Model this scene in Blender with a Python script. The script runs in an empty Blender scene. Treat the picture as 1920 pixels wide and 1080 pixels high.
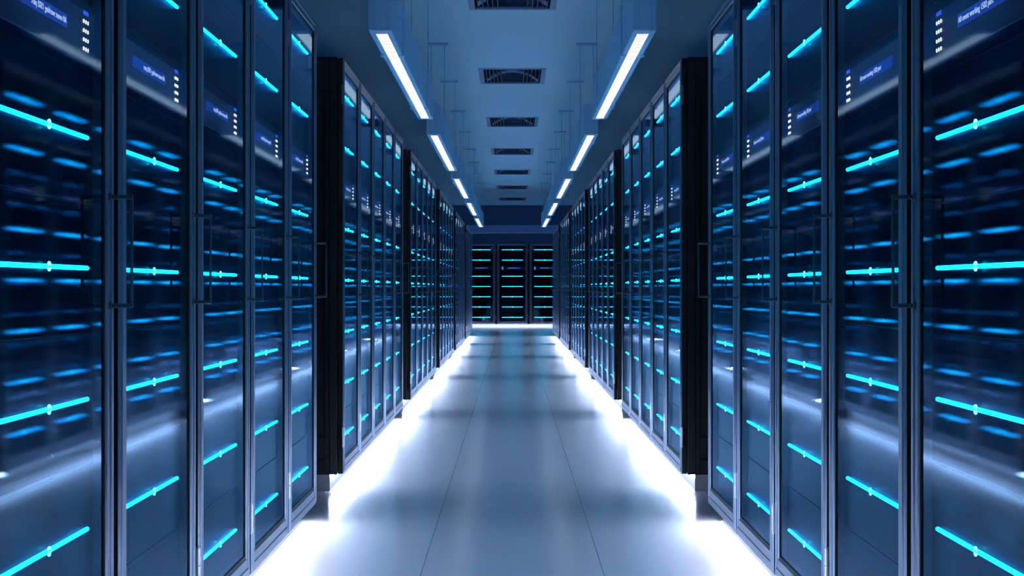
import bpy, bmesh, math
from mathutils import Matrix, Vector

# ------------------------------------------------------------------ scene set-up
scene = bpy.context.scene
COL = scene.collection
PI = math.pi

EYE = 0.96            # camera height
XF = 0.80             # half width of the aisle: fronts of the rack doors
PITCH = 0.796         # width of one rack in its bank
UY = 2304.0           # metres along the aisle per unit of 1/(pixel offset at XF)
CEIL = EYE + 2.54 * XF
BANKS = [UY * (0.001004 if k == 0 else 0.003152 + 0.0021 * (k - 1)) for k in range(6)]
BACK = UY * 0.01637   # fronts of the racks across the far end
HALF = 2.15           # half width of the room
Y0, Y1 = -1.6, BACK + 1.15


# ------------------------------------------------------------------ materials
def nodes_of(name):
    m = bpy.data.materials.new(name)
    m.use_nodes = True
    nt = m.node_tree
    nt.nodes.clear()
    out = nt.nodes.new('ShaderNodeOutputMaterial')
    return m, nt, out


def principled(name, col, rough=0.5, metal=0.0, spec=0.5, noise=0.0, noise_scale=8.0, bump=0.0, stretch=(1, 1, 1)):
    m, nt, out = nodes_of(name)
    b = nt.nodes.new('ShaderNodeBsdfPrincipled')
    b.inputs['Base Color'].default_value = (*col, 1)
    b.inputs['Roughness'].default_value = rough
    b.inputs['Metallic'].default_value = metal
    b.inputs['Specular IOR Level'].default_value = spec
    nt.links.new(b.outputs[0], out.inputs[0])
    if noise or bump:
        tc = nt.nodes.new('ShaderNodeTexCoord')
        mp = nt.nodes.new('ShaderNodeMapping')
        mp.inputs['Scale'].default_value = stretch
        n = nt.nodes.new('ShaderNodeTexNoise')
        n.inputs['Scale'].default_value = noise_scale
        n.inputs['Detail'].default_value = 3
        nt.links.new(tc.outputs['Object'], mp.inputs[0])
        nt.links.new(mp.outputs[0], n.inputs['Vector'])
        if noise:
            mr = nt.nodes.new('ShaderNodeMapRange')
            mr.inputs['To Min'].default_value = max(0.0, rough - noise)
            mr.inputs['To Max'].default_value = rough + noise
            nt.links.new(n.outputs['Fac'], mr.inputs['Value'])
            nt.links.new(mr.outputs[0], b.inputs['Roughness'])
        if bump:
            bp = nt.nodes.new('ShaderNodeBump')
            bp.inputs['Strength'].default_value = bump
            bp.inputs['Distance'].default_value = 0.002
            nt.links.new(n.outputs['Fac'], bp.inputs['Height'])
            nt.links.new(bp.outputs[0], b.inputs['Normal'])
    return m


def emission(name, col, strength, sample=True):
    m, nt, out = nodes_of(name)
    e = nt.nodes.new('ShaderNodeEmission')
    e.inputs[0].default_value = (*col, 1)
    e.inputs[1].default_value = strength
    nt.links.new(e.outputs[0], out.inputs[0])
    if not sample:
        m.cycles.emission_sampling = 'NONE'
    return m


def glass_mat():
    """Dark tinted pane: see-through, mirror-like at a glancing angle."""
    m, nt, out = nodes_of('tinted_glass')
    N, L = nt.nodes.new, nt.links.new
    g = N('ShaderNodeNewGeometry')
    dot = N('ShaderNodeVectorMath'); dot.operation = 'DOT_PRODUCT'
    L(g.outputs['Incoming'], dot.inputs[0]); L(g.outputs['Normal'], dot.inputs[1])
    ab = N('ShaderNodeMath'); ab.operation = 'ABSOLUTE'; L(dot.outputs['Value'], ab.inputs[0])
    om = N('ShaderNodeMath'); om.operation = 'SUBTRACT'; om.inputs[0].default_value = 1; L(ab.outputs[0], om.inputs[1])
    pw = N('ShaderNodeMath'); pw.operation = 'POWER'; pw.inputs[1].default_value = 3.0; L(om.outputs[0], pw.inputs[0])
    ma = N('ShaderNodeMath'); ma.operation = 'MULTIPLY_ADD'; L(pw.outputs[0], ma.inputs[0])
    ma.inputs[1].default_value = GLASS_GRAZE; ma.inputs[2].default_value = 0.045
    nb = N('ShaderNodeMath'); nb.operation = 'SUBTRACT'; nb.inputs[0].default_value = 1; L(g.outputs['Backfacing'], nb.inputs[1])
    fac = N('ShaderNodeMath'); fac.operation = 'MULTIPLY'; L(ma.outputs[0], fac.inputs[0]); L(nb.outputs[0], fac.inputs[1])
    tr = N('ShaderNodeBsdfTransparent'); tr.inputs[0].default_value = (0.96, 0.98, 1.0, 1)
    gl = N('ShaderNodeBsdfGlossy'); gl.inputs['Roughness'].default_value = GLASS_ROUGH; gl.distribution = 'BECKMANN'
    gl.inputs[0].default_value = (0.45, 0.71, 1.0, 1)
    mx = N('ShaderNodeMixShader')
    L(fac.outputs[0], mx.inputs[0]); L(tr.outputs[0], mx.inputs[1]); L(gl.outputs[0], mx.inputs[2])
    L(mx.outputs[0], out.inputs[0])
    return m


def panel_mat():
    """Near-black navy server front with a satin sheen."""
    m, nt, out = nodes_of('black_server_panel')
    N, L = nt.nodes.new, nt.links.new
    d = N('ShaderNodeBsdfDiffuse'); d.inputs[0].default_value = (0.0010, 0.0025, 0.0075, 1)
    gl = N('ShaderNodeBsdfGlossy'); gl.distribution = 'BECKMANN'
    gl.inputs[0].default_value = (0.45, 0.75, 1.0, 1); gl.inputs['Roughness'].default_value = 0.36
    fr = N('ShaderNodeFresnel'); fr.inputs['IOR'].default_value = 1.06
    mx = N('ShaderNodeMixShader')
    L(fr.outputs[0], mx.inputs[0]); L(d.outputs[0], mx.inputs[1]); L(gl.outputs[0], mx.inputs[2])
    L(mx.outputs[0], out.inputs[0])
    return m


def floor_mat():
    """Polished pale floor in wide tiles with hairline seams."""
    m, nt, out = nodes_of('polished_floor')
    N, L = nt.nodes.new, nt.links.new
    b = N('ShaderNodeBsdfPrincipled')
    tc = N('ShaderNodeTexCoord')
    sp = N('ShaderNodeSeparateXYZ'); L(tc.outputs['Object'], sp.inputs[0])
    # seams run along the aisle every 0.614 m (at x = +-0.307) and faintly across every 1.2 m
    ad = N('ShaderNodeMath'); ad.operation = 'ADD'; ad.inputs[1].default_value = 0.307 + 0.614 * 20; L(sp.outputs['X'], ad.inputs[0])
    md = N('ShaderNodeMath'); md.operation = 'PINGPONG'; md.inputs[1].default_value = 0.307; L(ad.outputs[0], md.inputs[0])
    lt = N('ShaderNodeMath'); lt.operation = 'LESS_THAN'; lt.inputs[1].default_value = 0.0011; L(md.outputs[0], lt.inputs[0])
    nz = N('ShaderNodeTexNoise'); nz.inputs['Scale'].default_value = 1.4; nz.inputs['Detail'].default_value = 2
    L(tc.outputs['Object'], nz.inputs['Vector'])
    mr = N('ShaderNodeMapRange'); mr.inputs['To Min'].default_value = FLOOR_ROUGH - 0.015; mr.inputs['To Max'].default_value = FLOOR_ROUGH + 0.015
    L(nz.outputs['Fac'], mr.inputs['Value'])
    mix = N('ShaderNodeMix'); mix.data_type = 'RGBA'
    mix.inputs['A'].default_value = (*FLOOR_COL, 1); mix.inputs['B'].default_value = (0.10, 0.11, 0.13, 1)
    L(lt.outputs[0], mix.inputs['Factor'])
    L(mix.outputs['Result'], b.inputs['Base Color'])
    L(mr.outputs[0], b.inputs['Roughness'])
    b.inputs['Specular IOR Level'].default_value = FLOOR_SPEC
    L(b.outputs[0], out.inputs[0])
    return m


GLASS_GRAZE, GLASS_ROUGH = 0.56, 0.050
FLOOR_ROUGH, FLOOR_SPEC, FLOOR_COL = 0.17, 0.5, (0.84, 0.73, 0.76)
M = {
    'frame': principled('brushed_door_metal', (0.20, 0.24, 0.33), 0.38, 0.75, noise=0.06, noise_scale=30, stretch=(20, 20, 0.6)),
    'cabinet': principled('black_cabinet_steel', (0.012, 0.014, 0.018), 0.42, 0.0, 0.4, noise=0.05),
    'panel': panel_mat(),
    'control': principled('navy_control_panel', (0.012, 0.030, 0.075), 0.34, 0.0, 0.5),
    'gasket': principled('black_rubber', (0.006, 0.007, 0.009), 0.7),
    'handle': principled('dark_handle_metal', (0.075, 0.078, 0.09), 0.35, 0.5),
    'hinge': principled('steel_hinge', (0.42, 0.44, 0.50), 0.35, 0.9),
    'plinth': principled('grey_rack_plinth', (0.26, 0.27, 0.29), 0.5),
    'plinth_grey': principled('grey_plinth', (0.05, 0.055, 0.065), 0.5),
    'glass': glass_mat(),
    'floor': floor_mat(),
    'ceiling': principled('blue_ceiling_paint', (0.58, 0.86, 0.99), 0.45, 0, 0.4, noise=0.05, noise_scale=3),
    'wall': principled('blue_wall_paint', (0.20, 0.32, 0.60), 0.6),
    'wall_dark': principled('dark_blue_wall_panel', (0.10, 0.16, 0.29), 0.55),
    'band': principled('lavender_wall_band', (0.60, 0.68, 0.98), 0.5),
    'rail': principled('bright_metal_rail', (0.92, 0.94, 0.96), 0.4),
    'lamp_body': principled('pale_blue_lamp_enamel', (0.48, 0.74, 0.97), 0.38, 0, 0.5),
    'steel': principled('hanger_steel', (0.42, 0.58, 0.84), 0.45, 0.0),
    'vent': principled('vent_frame_paint', (0.20, 0.27, 0.42), 0.5),
    'vent_dark': principled('vent_plenum', (0.09, 0.13, 0.25), 0.7),
    'vent_blade': principled('vent_blade_metal', (0.07, 0.10, 0.18), 0.5),
    'deflector': principled('vent_deflector_metal', (0.36, 0.46, 0.66), 0.45),
    'bar': emission('cyan_light_bar', (0.002, 0.46, 1.0), 6.2, False),
    'node': emission('cyan_white_light_node', (0.035, 1.0, 0.90), 11.0, False),
    'dot': emission('white_indicator', (0.85, 0.93, 1.0), 1.4, False),
    'screen': emission('blue_screen', (0.010, 0.055, 0.36), 0.5, False),
    'letter': emission('pale_screen_lettering', (0.45, 0.58, 0.95), 0.6, False),
    'status': emission('blue_status_light', (0.02, 0.07, 0.50), 1.0, False),
    'glow': emission('white_under_light', (0.60, 0.745, 1.0), 74.0),
    'tube': emission('lamp_diffuser', (1.0, 0.95, 0.94), 0.40),
    'louver': emission('lamp_louver_blade', (1.0, 1.0, 1.0), 0.95),  # blades glow themselves, in place of lamplight caught on their edges
}


# ------------------------------------------------------------------ mesh helpers
class MB:
    def __init__(self):
        self.bm = bmesh.new()

    def box(self, x0, x1, y0, y1, z0, z1, bevel=0.0, seg=1):
        r = bmesh.ops.create_cube(self.bm, size=1.0)
        vs = r['verts']
        for v in vs:
            v.co = Vector(((x0 + x1) / 2 + v.co.x * (x1 - x0), (y0 + y1) / 2 + v.co.y * (y1 - y0), (z0 + z1) / 2 + v.co.z * (z1 - z0)))
        if bevel:
            es = list({e for v in vs for e in v.link_edges})
            bmesh.ops.bevel(self.bm, geom=es, offset=bevel, segments=seg, affect='EDGES', profile=0.5)
        return self

    def cyl(self, a, b, r, seg=12):
        a, b = Vector(a), Vector(b)
        d = b - a
        q = d.to_track_quat('Z', 'Y').to_matrix().to_4x4()
        bmesh.ops.create_cone(self.bm, cap_ends=True, segments=seg, radius1=r, radius2=r, depth=d.length,
                              matrix=Matrix.Translation((a + b) / 2) @ q)
        return self

    def capsule(self, x0, x1, y, z, r, seg=12, rings=4):
        """Rod along X with rounded ends."""
        bm = self.bm
        prof = []
        for i in range(rings + 1):
            t = PI / 2 * (1 - i / rings)
            prof.append((x0 + r - r * math.sin(t), r * math.cos(t)))
        for i in range(rings + 1):
            t = PI / 2 * i / rings
            prof.append((x1 - r + r * math.sin(t), r * math.cos(t)))
        prev = None
        for px, pr in prof:
            if pr < 1e-6:
                ring = [bm.verts.new((px, y, z))]
            else:
                ring = [bm.verts.new((px, y + pr * math.cos(2 * PI * k / seg), z + pr * math.sin(2 * PI * k / seg))) for k in range(seg)]
            if prev:
                for k in range(seg):
                    k2 = (k + 1) % seg
                    if len(prev) == 1:
                        bm.faces.new((prev[0], ring[k], ring[k2]))
                    elif len(ring) == 1:
                        bm.faces.new((prev[k], prev[k2], ring[0]))
                    else:
                        bm.faces.new((prev[k], ring[k], ring[k2], prev[k2]))
            prev = ring
        return self

    def washer(self, y0, y1, z, ri, ro, seg=24):
        """Flat ring in the XZ plane."""
        bm = self.bm
        L = [[bm.verts.new((r * math.cos(2 * PI * k / seg), y, z + r * math.sin(2 * PI * k / seg))) for k in range(seg)]
             for r, y in ((ro, y0), (ro, y1), (ri, y1), (ri, y0))]
        for a in range(4):
            A, B = L[a], L[(a + 1) % 4]
            for k in range(seg):
                bm.faces.new((A[k], A[(k + 1) % seg], B[(k + 1) % seg], B[k]))
        return self

    def ring(self, o, i, y0, y1, bevel=0.0):
        """Rectangular frame in the XZ plane: o and i are (x0, x1, z0, z1), y0 is the front."""
        bm = self.bm
        def rect(r, y):
            return [bm.verts.new((r[0], y, r[2])), bm.verts.new((r[1], y, r[2])), bm.verts.new((r[1], y, r[3])), bm.verts.new((r[0], y, r[3]))]
        b = bevel
        loops = [rect(o, y1), rect(o, y0 + b), rect((o[0] + b, o[1] - b, o[2] + b, o[3] - b), y0),
                 rect((i[0] - b, i[1] + b, i[2] - b, i[3] + b), y0), rect(i, y0 + b), rect(i, y1)]
        if not b:
            loops = [rect(o, y1), rect(o, y0), rect(i, y0), rect(i, y1)]
        n = len(loops)
        for a in range(n):
            A, B = loops[a], loops[(a + 1) % n]
            for k in range(4):
                k2 = (k + 1) % 4
                bm.faces.new((A[k], A[k2], B[k2], B[k]))
        return self

    def prism(self, pts, axis, a, b):
        """Extrude a closed outline. axis 'x': pts are (y, z); 'y': (x, z); 'z': (x, y)."""
        bm = self.bm
        def P(p, t):
            return {'x': (t, p[0], p[1]), 'y': (p[0], t, p[1]), 'z': (p[0], p[1], t)}[axis]
        A = [bm.verts.new(P(p, a)) for p in pts]
        B = [bm.verts.new(P(p, b)) for p in pts]
        n = len(pts)
        bm.faces.new(A); bm.faces.new(B[::-1])
        for k in range(n):
            bm.faces.new((A[k], A[(k + 1) % n], B[(k + 1) % n], B[k]))
        return self

    def build(self, name, mat, parent=None, smooth=False):
        bm = self.bm
        bmesh.ops.recalc_face_normals(bm, faces=bm.faces)
        me = bpy.data.meshes.new(name)
        bm.to_mesh(me); bm.free()
        if smooth:
            for p in me.polygons:
                p.use_smooth = True
        me.materials.append(M[mat])
        o = bpy.data.objects.new(name, me)
        COL.objects.link(o)
        o.parent = parent
        return o


def tag(o, label=None, cat=None, group=None, kind=None):
    if label: o['label'] = label
    if cat: o['category'] = cat
    if group: o['group'] = group
    if kind: o['kind'] = kind
    return o


def empty(name, loc=(0, 0, 0), rz=0.0):
    o = bpy.data.objects.new(name, None)
    COL.objects.link(o)
    o.empty_display_size = 0.1
    o.location = loc
    o.rotation_euler = (0, 0, rz)
    return o


def copy_tree(root, loc, rz):
    r = root.copy(); COL.objects.link(r)
    r.location = loc; r.rotation_euler = (0, 0, rz)
    for ch in PARTS[root.name]:
        c = ch.copy(); COL.objects.link(c); c.parent = r
        for g in SUBS.get(ch.name, ()):
            d = g.copy(); COL.objects.link(d); d.parent = c
    return r


PARTS, SUBS = {}, {}


def register(root):
    """Remember a finished thing's parts and sub-parts for copying."""
    kids = {}
    for o in COL.objects:
        if o.parent is not None:
            kids.setdefault(o.parent.name, []).append(o)
    PARTS[root.name] = kids.get(root.name, [])
    for ch in PARTS[root.name]:
        SUBS[ch.name] = kids.get(ch.name, [])


def lettering(text, size, width, mirror, parent, loc):
    """Raised flat lettering facing -Y, optionally mirrored."""
    cu = bpy.data.curves.new('lettering', 'FONT')
    cu.body = text; cu.size = size; cu.align_x = 'CENTER'; cu.align_y = 'CENTER'
    cu.extrude = 0.0003
    tmp = bpy.data.objects.new('lettering_source', cu)
    COL.objects.link(tmp)
    dg = bpy.context.evaluated_depsgraph_get()
    me = bpy.data.meshes.new_from_object(tmp.evaluated_get(dg))
    bpy.data.objects.remove(tmp)
    xs = [v.co.x for v in me.vertices]
    k = width / (max(xs) - min(xs))
    for v in me.vertices:
        x, y, z = v.co
        v.co = Vector((x * k * (-1 if mirror else 1), -z, y))
    if mirror:
        me.flip_normals()
    me.name = 'lettering'
    me.materials.clear(); me.materials.append(M['letter'])
    o = bpy.data.objects.new('lettering', me)
    COL.objects.link(o); o.parent = parent; o.location = loc
    return o


# ------------------------------------------------------------------ the setting
MB().box(-HALF, HALF, Y0, Y1, -0.10, 0.0).build('floor', 'floor')['kind'] = 'structure'

VENT_W, VENT_L = 0.63, 1.06
VENTS = [UY * (0.006165 + 0.001765 * (k - 1)) for k in range(7)]
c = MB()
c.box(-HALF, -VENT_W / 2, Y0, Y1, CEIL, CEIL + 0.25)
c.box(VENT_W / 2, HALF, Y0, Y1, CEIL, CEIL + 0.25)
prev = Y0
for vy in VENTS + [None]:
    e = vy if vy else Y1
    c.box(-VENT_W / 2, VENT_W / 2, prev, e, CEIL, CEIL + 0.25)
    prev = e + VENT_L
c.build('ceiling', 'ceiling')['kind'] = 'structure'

MB().box(-HALF - 0.1, -HALF, Y0, Y1, -0.1, CEIL + 0.1).build('wall_left', 'wall')['kind'] = 'structure'
MB().box(HALF, HALF + 0.1, Y0, Y1, -0.1, CEIL + 0.1).build('wall_right', 'wall')['kind'] = 'structure'
MB().box(-HALF, HALF, Y0 - 0.1, Y0, -0.1, CEIL + 0.1).build('wall_front', 'wall')['kind'] = 'structure'
MB().box(-HALF, HALF, Y1, Y1 + 0.1, -0.1, CEIL + 0.1).build('wall_back', 'wall_dark')['kind'] = 'structure'
# the bulkhead above the far racks: dark panel, paler band, thin bright rail, dark panel
RT = EYE + 1.366 * XF
ub = BACK + 0.02
MB().box(-HALF, HALF, ub, ub + 0.08, EYE + 1.93 * XF, CEIL).build('trim_1', 'wall_dark')['kind'] = 'structure'
MB().box(-HALF, HALF, ub - 0.03, ub + 0.08, EYE + 1.70 * XF, EYE + 1.93 * XF, 0.004).build('trim_2', 'band')['kind'] = 'structure'
zr = EYE + 1.67 * XF
MB().prism([(ub + 0.02, zr), (ub - 0.01, zr), (ub - 0.06, zr + 0.022), (ub - 0.06, zr + 0.026), (ub + 0.02, zr + 0.026)], 'x', -HALF, HALF).build('trim_3', 'rail')['kind'] = 'structure'
MB().box(-HALF, HALF, ub, ub + 0.08, RT + 0.004, EYE + 1.67 * XF).build('trim_4', 'wall_dark')['kind'] = 'structure'

# ------------------------------------------------------------------ server rack
HW = PITCH / 2
DW = 0.3755           # half width of the door
STILE = 0.056
Z_DOOR = (EYE - 1.100 * XF, RT - 0.004)
Z_OPEN = (EYE - 1.017 * XF, EYE + 1.300 * XF)
BARS = [EYE + k * XF for k in (1.173, 0.859, 0.362, 0.048, -0.268, -0.581, -0.897)]
SEAMS = [EYE + k * XF for k in (1.297, 1.016, 0.70, 0.517, 0.205, -0.110, -0.425, -0.740, -1.014)]
TEXT = 'A0 event working 1502 part'


def make_rack(s, mirror, across=False):
    """s = +1: handle, indicators on the local +X side; -1: on the -X side. Front faces -Y."""
    root = empty('server_rack')
    # cabinet with framed side panels
    cab = MB()
    hw = HW - 0.002
    cab.box(-hw + 0.014, hw - 0.014, 0.032, 0.99, 0.079, RT - 0.004)
    for sx in (-1, 1):
        x0, x1 = sorted((sx * (hw - 0.016), sx * hw))
        def side(y0, y1, z0, z1, b=0.003):
            cab.box(x0, x1, y0, y1, z0, z1, b)
        side(0.030, 0.066, 0.077, RT, 0.002)
        side(0.069, 0.088, 0.077, RT, 0.002)
        side(0.95, 1.00, 0.077, RT)
        side(0.088, 0.95, RT - 0.155, RT)
        side(0.088, 0.95, 0.077, 0.147)
        side(0.088, 0.95, 0.152, 0.255)
        xi0, xi1 = sorted((sx * (hw - 0.016), sx * (hw - 0.006)))
        cab.box(xi0, xi1, 0.10, 0.94, 0.262, RT - 0.162, 0.002)
    cab.box(-hw, hw, 0.030, 1.0, RT - 0.012, RT, 0.002)
    cab.box(-hw, hw, 0.030, 1.0, 0.077, 0.087, 0.002)
    if across:  # lip added to keep the bright edge of the glow strip out of view
        cab.box(-hw, hw, 0.012, 0.018, 0.062, 0.079)
        cab.box(-hw, hw, 0.012, 0.034, 0.077, 0.079)
    cab.build('cabinet', 'cabinet', root)
    MB().box(-HW + 0.001, HW - 0.001, 0.0634, 1.0, 0.0, 0.077).build('plinth', 'plinth_grey' if across else 'plinth', root)
    strip = (0.030, 0.056, 0.070, 0.077) if across else (0.056, 0.0632, 0.0625, 0.0768)
    MB().box(-HW + 0.006, HW - 0.006, *strip).build('underglow_strip', 'glow', root)
    # door
    d = MB()
    d.ring((-DW, DW, *Z_DOOR), (-DW + STILE, DW - STILE, *Z_OPEN), 0.0, 0.026, 0.004)
    d.ring((-DW + 0.012, DW - 0.012, Z_DOOR[0] + 0.012, Z_DOOR[1] - 0.010),
           (-DW + 0.030, DW - 0.030, Z_DOOR[0] + 0.034, Z_DOOR[1] - 0.026), -0.0025, 0.004, 0.002)
    door = d.build('door', 'frame', root)
    g = 0.008
    MB().ring((-DW + STILE, DW - STILE, *Z_OPEN), (-DW + STILE + g, DW - STILE - g, Z_OPEN[0] + g, Z_OPEN[1] - g), 0.003, 0.0262).build('gasket', 'gasket', door)
    MB().box(-DW + STILE + g, DW - STILE - g, 0.006, 0.010, Z_OPEN[0] + g, Z_OPEN[1] - g).build('glass_pane', 'glass', door)
    e = 0.0012
    MB().ring((-DW - e, DW + e, Z_DOOR[0] - e, Z_DOOR[1] + e), (-DW + 0.0005, DW - 0.0005, Z_DOOR[0] + 0.0005, Z_DOOR[1] - 0.0005), 0.0045, 0.0262).build('gap_shade_edge', 'gasket', door)  # added black edge: shade of the gap between doors put in as colour
    hx = s * (DW - 0.033)
    hz0, hz1 = EYE - 0.044 * XF, EYE + 0.226 * XF
    h = MB()
    for z in (hz0, hz1):
        h.box(hx - 0.0045, hx + 0.0045, -0.046, 0.0, z - 0.0045, z + 0.0045, 0.0015)
        h.cyl((hx, -0.004, z), (hx, 0.0, z), 0.009, 12)
    h.box(hx - 0.0032, hx + 0.0032, -0.046, -0.0405, hz0 - 0.0045, hz1 + 0.0045, 0.0012)
    h.build('handle', 'handle', door)
    for z0, z1 in ((EYE - 0.94 * XF, EYE - 0.83 * XF), (EYE + 1.09 * XF, EYE + 1.20 * XF)):
        k = MB()
        x = -s * (DW + 0.008)
        zm = (z0 + z1) / 2
        k.cyl((x, 0.004, z0), (x, 0.004, zm - 0.001), 0.008, 12)
        k.cyl((x, 0.004, zm + 0.001), (x, 0.004, z1), 0.008, 12)
        k.cyl((x, 0.004, z0 - 0.003), (x, 0.004, z1 + 0.003), 0.005, 8)
        k.box(min(x, x + s * 0.014), max(x, x + s * 0.014), 0.002, 0.008, z0, z1)
        k.build('hinge', 'hinge', door)
    # equipment fronts behind the glass, one light bar on each but the control panel
    pw = DW - 0.012
    bl = 0.643 * PITCH / 2
    bi = 0
    for k in range(8):
        z1, z0 = SEAMS[k] - 0.002, SEAMS[k + 1] + 0.002
        p = MB().box(-pw, pw, 0.0266, 0.0318, z0, z1, 0.0012).build('front_panel', 'panel', root)
        if k == 2:
            continue
        z = BARS[bi]; bi += 1
        bar = MB().capsule(-bl, bl, 0.0205, z, 0.0043).build('light_bar', 'bar', p, True)
        MB().washer(0.0165, 0.0185, z, 0.0046, 0.0086).build('light_node', 'node', p)
    zc = EYE + 0.605 * XF
    cp = MB().box(-0.305, 0.305, 0.0205, 0.0266, zc - 0.048, zc + 0.048, 0.001)
    cp = cp.build('control_panel', 'control', root)
    sx0, sx1 = sorted((-s * 0.19, s * 0.115))
    zs = EYE + 0.613 * XF
    MB().box(sx0, sx1, 0.0185, 0.0206, zs - 0.0125, zs + 0.0125, 0.0006).build('screen', 'screen', cp)
    lettering(TEXT, 0.016, 0.205, mirror, cp, (s * (0.115 - 0.008 - 0.1025), 0.0181, zs))
    dm = MB()
    for i in range(3):
        for j in range(4):
            x = s * (0.242 + (i - 1) * 0.0146)
            z = EYE + 0.606 * XF + (j - 1.5) * 0.0175
            pts = [(x + 0.0015 * math.cos(t), z + 0.0037 * math.sin(t)) for t in [2 * PI * q / 10 for q in range(10)]]
            dm.prism(pts, 'y', 0.0190, 0.0206)
    dm.build('indicator_grid', 'dot', cp)
    MB().box(s * 0.242 - 0.016, s * 0.242 + 0.016, 0.0192, 0.0206, zc + 0.040, zc + 0.0475).build('status_light', 'status', cp)
    register(root)
    return root


ORD = ['first', 'second', 'third', 'fourth', 'fifth', 'sixth', 'seventh']
BANK = ['nearest', 'second', 'third', 'fourth', 'fifth', 'farthest']
left_rack = make_rack(+1, True)
right_rack = make_rack(-1, False)
for side, proto in (('left', left_rack), ('right', right_rack)):
    sx = -1 if side == 'left' else 1
    rz = PI / 2 if side == 'left' else -PI / 2
    first = True
    for b, y0 in enumerate(BANKS):
        for k in range(5):
            loc = (sx * XF, y0 + (k + 0.5) * PITCH, 0)
            if first:
                o = proto; o.location = loc; o.rotation_euler = (0, 0, rz); first = False
            else:
                o = copy_tree(proto, loc, rz)
            if k == 0 and b > 0:
                what = 'server rack showing black side panel'
            else:
                what = 'glass-doored server rack with cyan bars'
            tag(o, f'{what}, {ORD[k]} of five in the {BANK[b]} bank along the {side}', 'server rack',
                f'server racks in the {BANK[b]} bank along the {side}')
back_rack = make_rack(-1, False, True)
for k in range(5):
    if k == 0:
        o = back_rack; o.location = (-2 * PITCH, BACK, 0)
    else:
        o = copy_tree(back_rack, ((k - 2) * PITCH, BACK, 0), 0.0)
    where = ['outermost on the left, behind the left bank', 'left of the middle one', 'in the middle, straight down the aisle', 'right of the middle one', 'outermost on the right, behind the right bank'][k]
    tag(o, f'dark server rack across the far end, {where}', 'server rack', 'server racks across the far end')


# ------------------------------------------------------------------ ceiling lights
LZ = EYE + 1.5 * XF
LT = EYE + 1.80 * XF
LX = 0.6185
L0, L1 = UY * 0.003106, UY * 0.004747
LLEN = L1 - L0


def make_light():
    root = empty('ceiling_light')
    hw, sw = 0.0535, 0.0265
    b = MB()
    b.box(-hw, -sw, 0, LLEN, LZ, LT, 0.003)
    b.box(sw, hw, 0, LLEN, LZ, LT, 0.003)
    b.box(-sw, sw, 0, 0.10, LZ, LT - 0.001)
    b.box(-sw, sw, LLEN - 0.05, LLEN, LZ, LT - 0.001)
    b.box(-sw, sw, 0.10, LLEN - 0.05, LZ + 0.035, LT - 0.001)
    b.build('lamp_housing', 'lamp_body', root)
    MB().box(-sw, sw, 0.10, LLEN - 0.05, LZ + 0.0050, LZ + 0.034).build('diffuser', 'tube', root)
    lv = MB()
    y = 0.12
    while y < LLEN - 0.06:
        lv.box(-sw, sw, y, y + 0.004, LZ + 0.0034, LZ + 0.0052)
        y += 0.040
    lv.box(-sw, -sw + 0.003, 0.10, LLEN - 0.05, LZ + 0.0034, LZ + 0.0052)
    lv.box(sw - 0.003, sw, 0.10, LLEN - 0.05, LZ + 0.0034, LZ + 0.0052)
    lv.build('louver', 'louver', root)
    for u in (0.00344, 0.00445):
        y = UY * u - L0
        k = MB()
        for s in (-1, 1):
            x0, x1 = sorted((s * hw, s * (hw + 0.010)))
            k.box(x0, x1, y - 0.03, y + 0.03, LZ + 0.006, LT + 0.012, 0.003)
            x0, x1 = sorted((s * (sw + 0.003), s * (hw + 0.010)))
            k.box(x0, x1, y - 0.03, y + 0.03, LZ - 0.008, LZ, 0.003)
        k.box(-hw, hw, y - 0.03, y + 0.03, LT, LT + 0.012, 0.003)
        k.build('clamp', 'lamp_body', root)
        for s in (-1, 1):
            MB().cyl((s * 0.055, y, LT + 0.010), (s * 0.055, y, CEIL - 0.012), 0.0025, 8).build('hanger_rod', 'steel', root)
        MB().box(-0.085, 0.085, y - 0.035, y + 0.035, CEIL - 0.014, CEIL, 0.003).build('mounting_plate', 'steel', root)
    register(root)
    return root


lamp = make_light()
first = True
for side in ('left', 'right'):
    sx = -1 if side == 'left' else 1
    for k in range(5):
        loc = (sx * LX, L0 + k * UY * 0.0021, 0)
        if first:
            o = lamp; o.location = loc; first = False
        else:
            o = copy_tree(lamp, loc, 0)
        tag(o, f'long louvered ceiling light, {["nearest", "second", "third", "fourth", "farthest"][k]} of five above the {side} row of racks',
            'ceiling light', f'ceiling lights above the {side} row')


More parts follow.
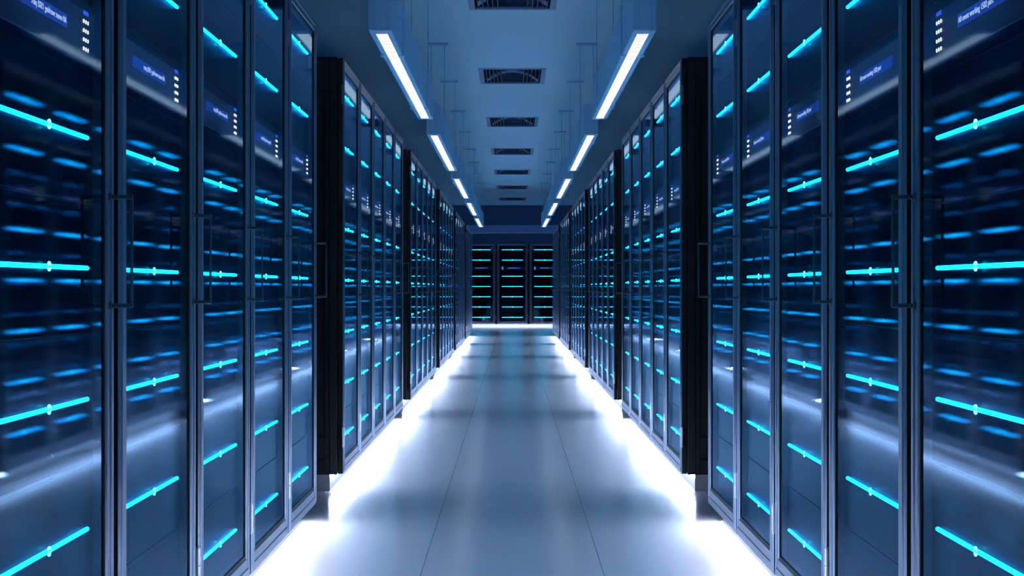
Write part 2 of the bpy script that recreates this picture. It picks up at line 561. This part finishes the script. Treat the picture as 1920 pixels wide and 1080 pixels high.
# ------------------------------------------------------------------ ceiling vents
def make_vent():
    root = empty('ceiling_vent')
    w, l = VENT_W / 2, VENT_L
    f = MB()
    fr = 0.045
    for x0, x1, y0, y1 in ((-w, -w + fr, 0, l), (w - fr, w, 0, l), (-w + fr, w - fr, 0, fr), (-w + fr, w - fr, l - fr, l)):
        f.box(x0, x1, y0, y1, -0.006, 0.012, 0.002)
    f.build('vent_frame', 'vent', root)
    p = MB()
    p.box(-w, -w + 0.008, 0, l, 0.012, 0.18)
    p.box(w - 0.008, w, 0, l, 0.012, 0.18)
    p.box(-w, w, 0, 0.008, 0.012, 0.18)
    p.box(-w, w, l - 0.008, l, 0.012, 0.18)
    p.box(-w, w, 0, l, 0.18, 0.19)
    p.build('plenum', 'vent_dark', root)
    g = MB()
    for s in (-1, 1):
        for i in range(5):
            x = s * (w - fr - 0.02 - i * 0.036)
            g.prism([(x, 0.004), (x + 0.004, 0.004), (x + s * 0.018 + 0.004, 0.075), (x + s * 0.018, 0.075)], 'y', fr, l - fr)
    g.build('grille', 'vent_blade', root)
    d = MB()
    # arched deflector across the middle
    n = 14
    top, bot = [], []
    for i in range(n + 1):
        t = -1 + 2 * i / n
        top.append((t * (w - fr - 0.02), 0.020 + 0.09 * (1 - t * t)))
        bot.append((t * (w - fr - 0.02), 0.012 + 0.09 * (1 - t * t)))
    d.prism(bot + top[::-1], 'y', l - 0.20, l - fr)
    d.build('deflector', 'deflector', root)
    register(root)
    return root


vent = make_vent()
for k, vy in enumerate(VENTS):
    loc = (0, vy, CEIL)
    if k == 0:
        o = vent; o.location = loc
    else:
        o = copy_tree(vent, loc, 0)
    nm = ['nearest of seven', 'second of seven', 'third of seven', 'fourth of seven', 'fifth of seven', 'sixth of seven', 'farthest of seven'][k]
    tag(o, f'rectangular recessed ceiling vent with dark louvres, {nm} down the aisle', 'air vent', 'air vents along the ceiling')

# ------------------------------------------------------------------ camera, world, render settings
cam = bpy.data.cameras.new('camera')
co = bpy.data.objects.new('camera', cam)
COL.objects.link(co)
co.location = (0, 0, EYE)
co.rotation_euler = (PI / 2, 0, 0)
cam.sensor_width = 36
cam.lens = 54
cam.shift_x = -0.7 / 1920
cam.clip_start = 0.05
cam.clip_end = 200
scene.camera = co

w = bpy.data.worlds.new('world')
scene.world = w
w.use_nodes = True
w.node_tree.nodes['Background'].inputs[0].default_value = (0.02, 0.05, 0.12, 1)
w.node_tree.nodes['Background'].inputs[1].default_value = 0.3

vs = scene.view_settings
vs.view_transform = 'Standard'
vs.look = 'None'
vs.exposure = 0.95
vs.gamma = 1.0
vs.use_curve_mapping = False
cy = scene.cycles
cy.use_denoising = True
cy.max_bounces = 10
cy.diffuse_bounces = 4
cy.glossy_bounces = 6
cy.transparent_max_bounces = 16
cy.sample_clamp_indirect = 6.0
cy.caustics_reflective = True
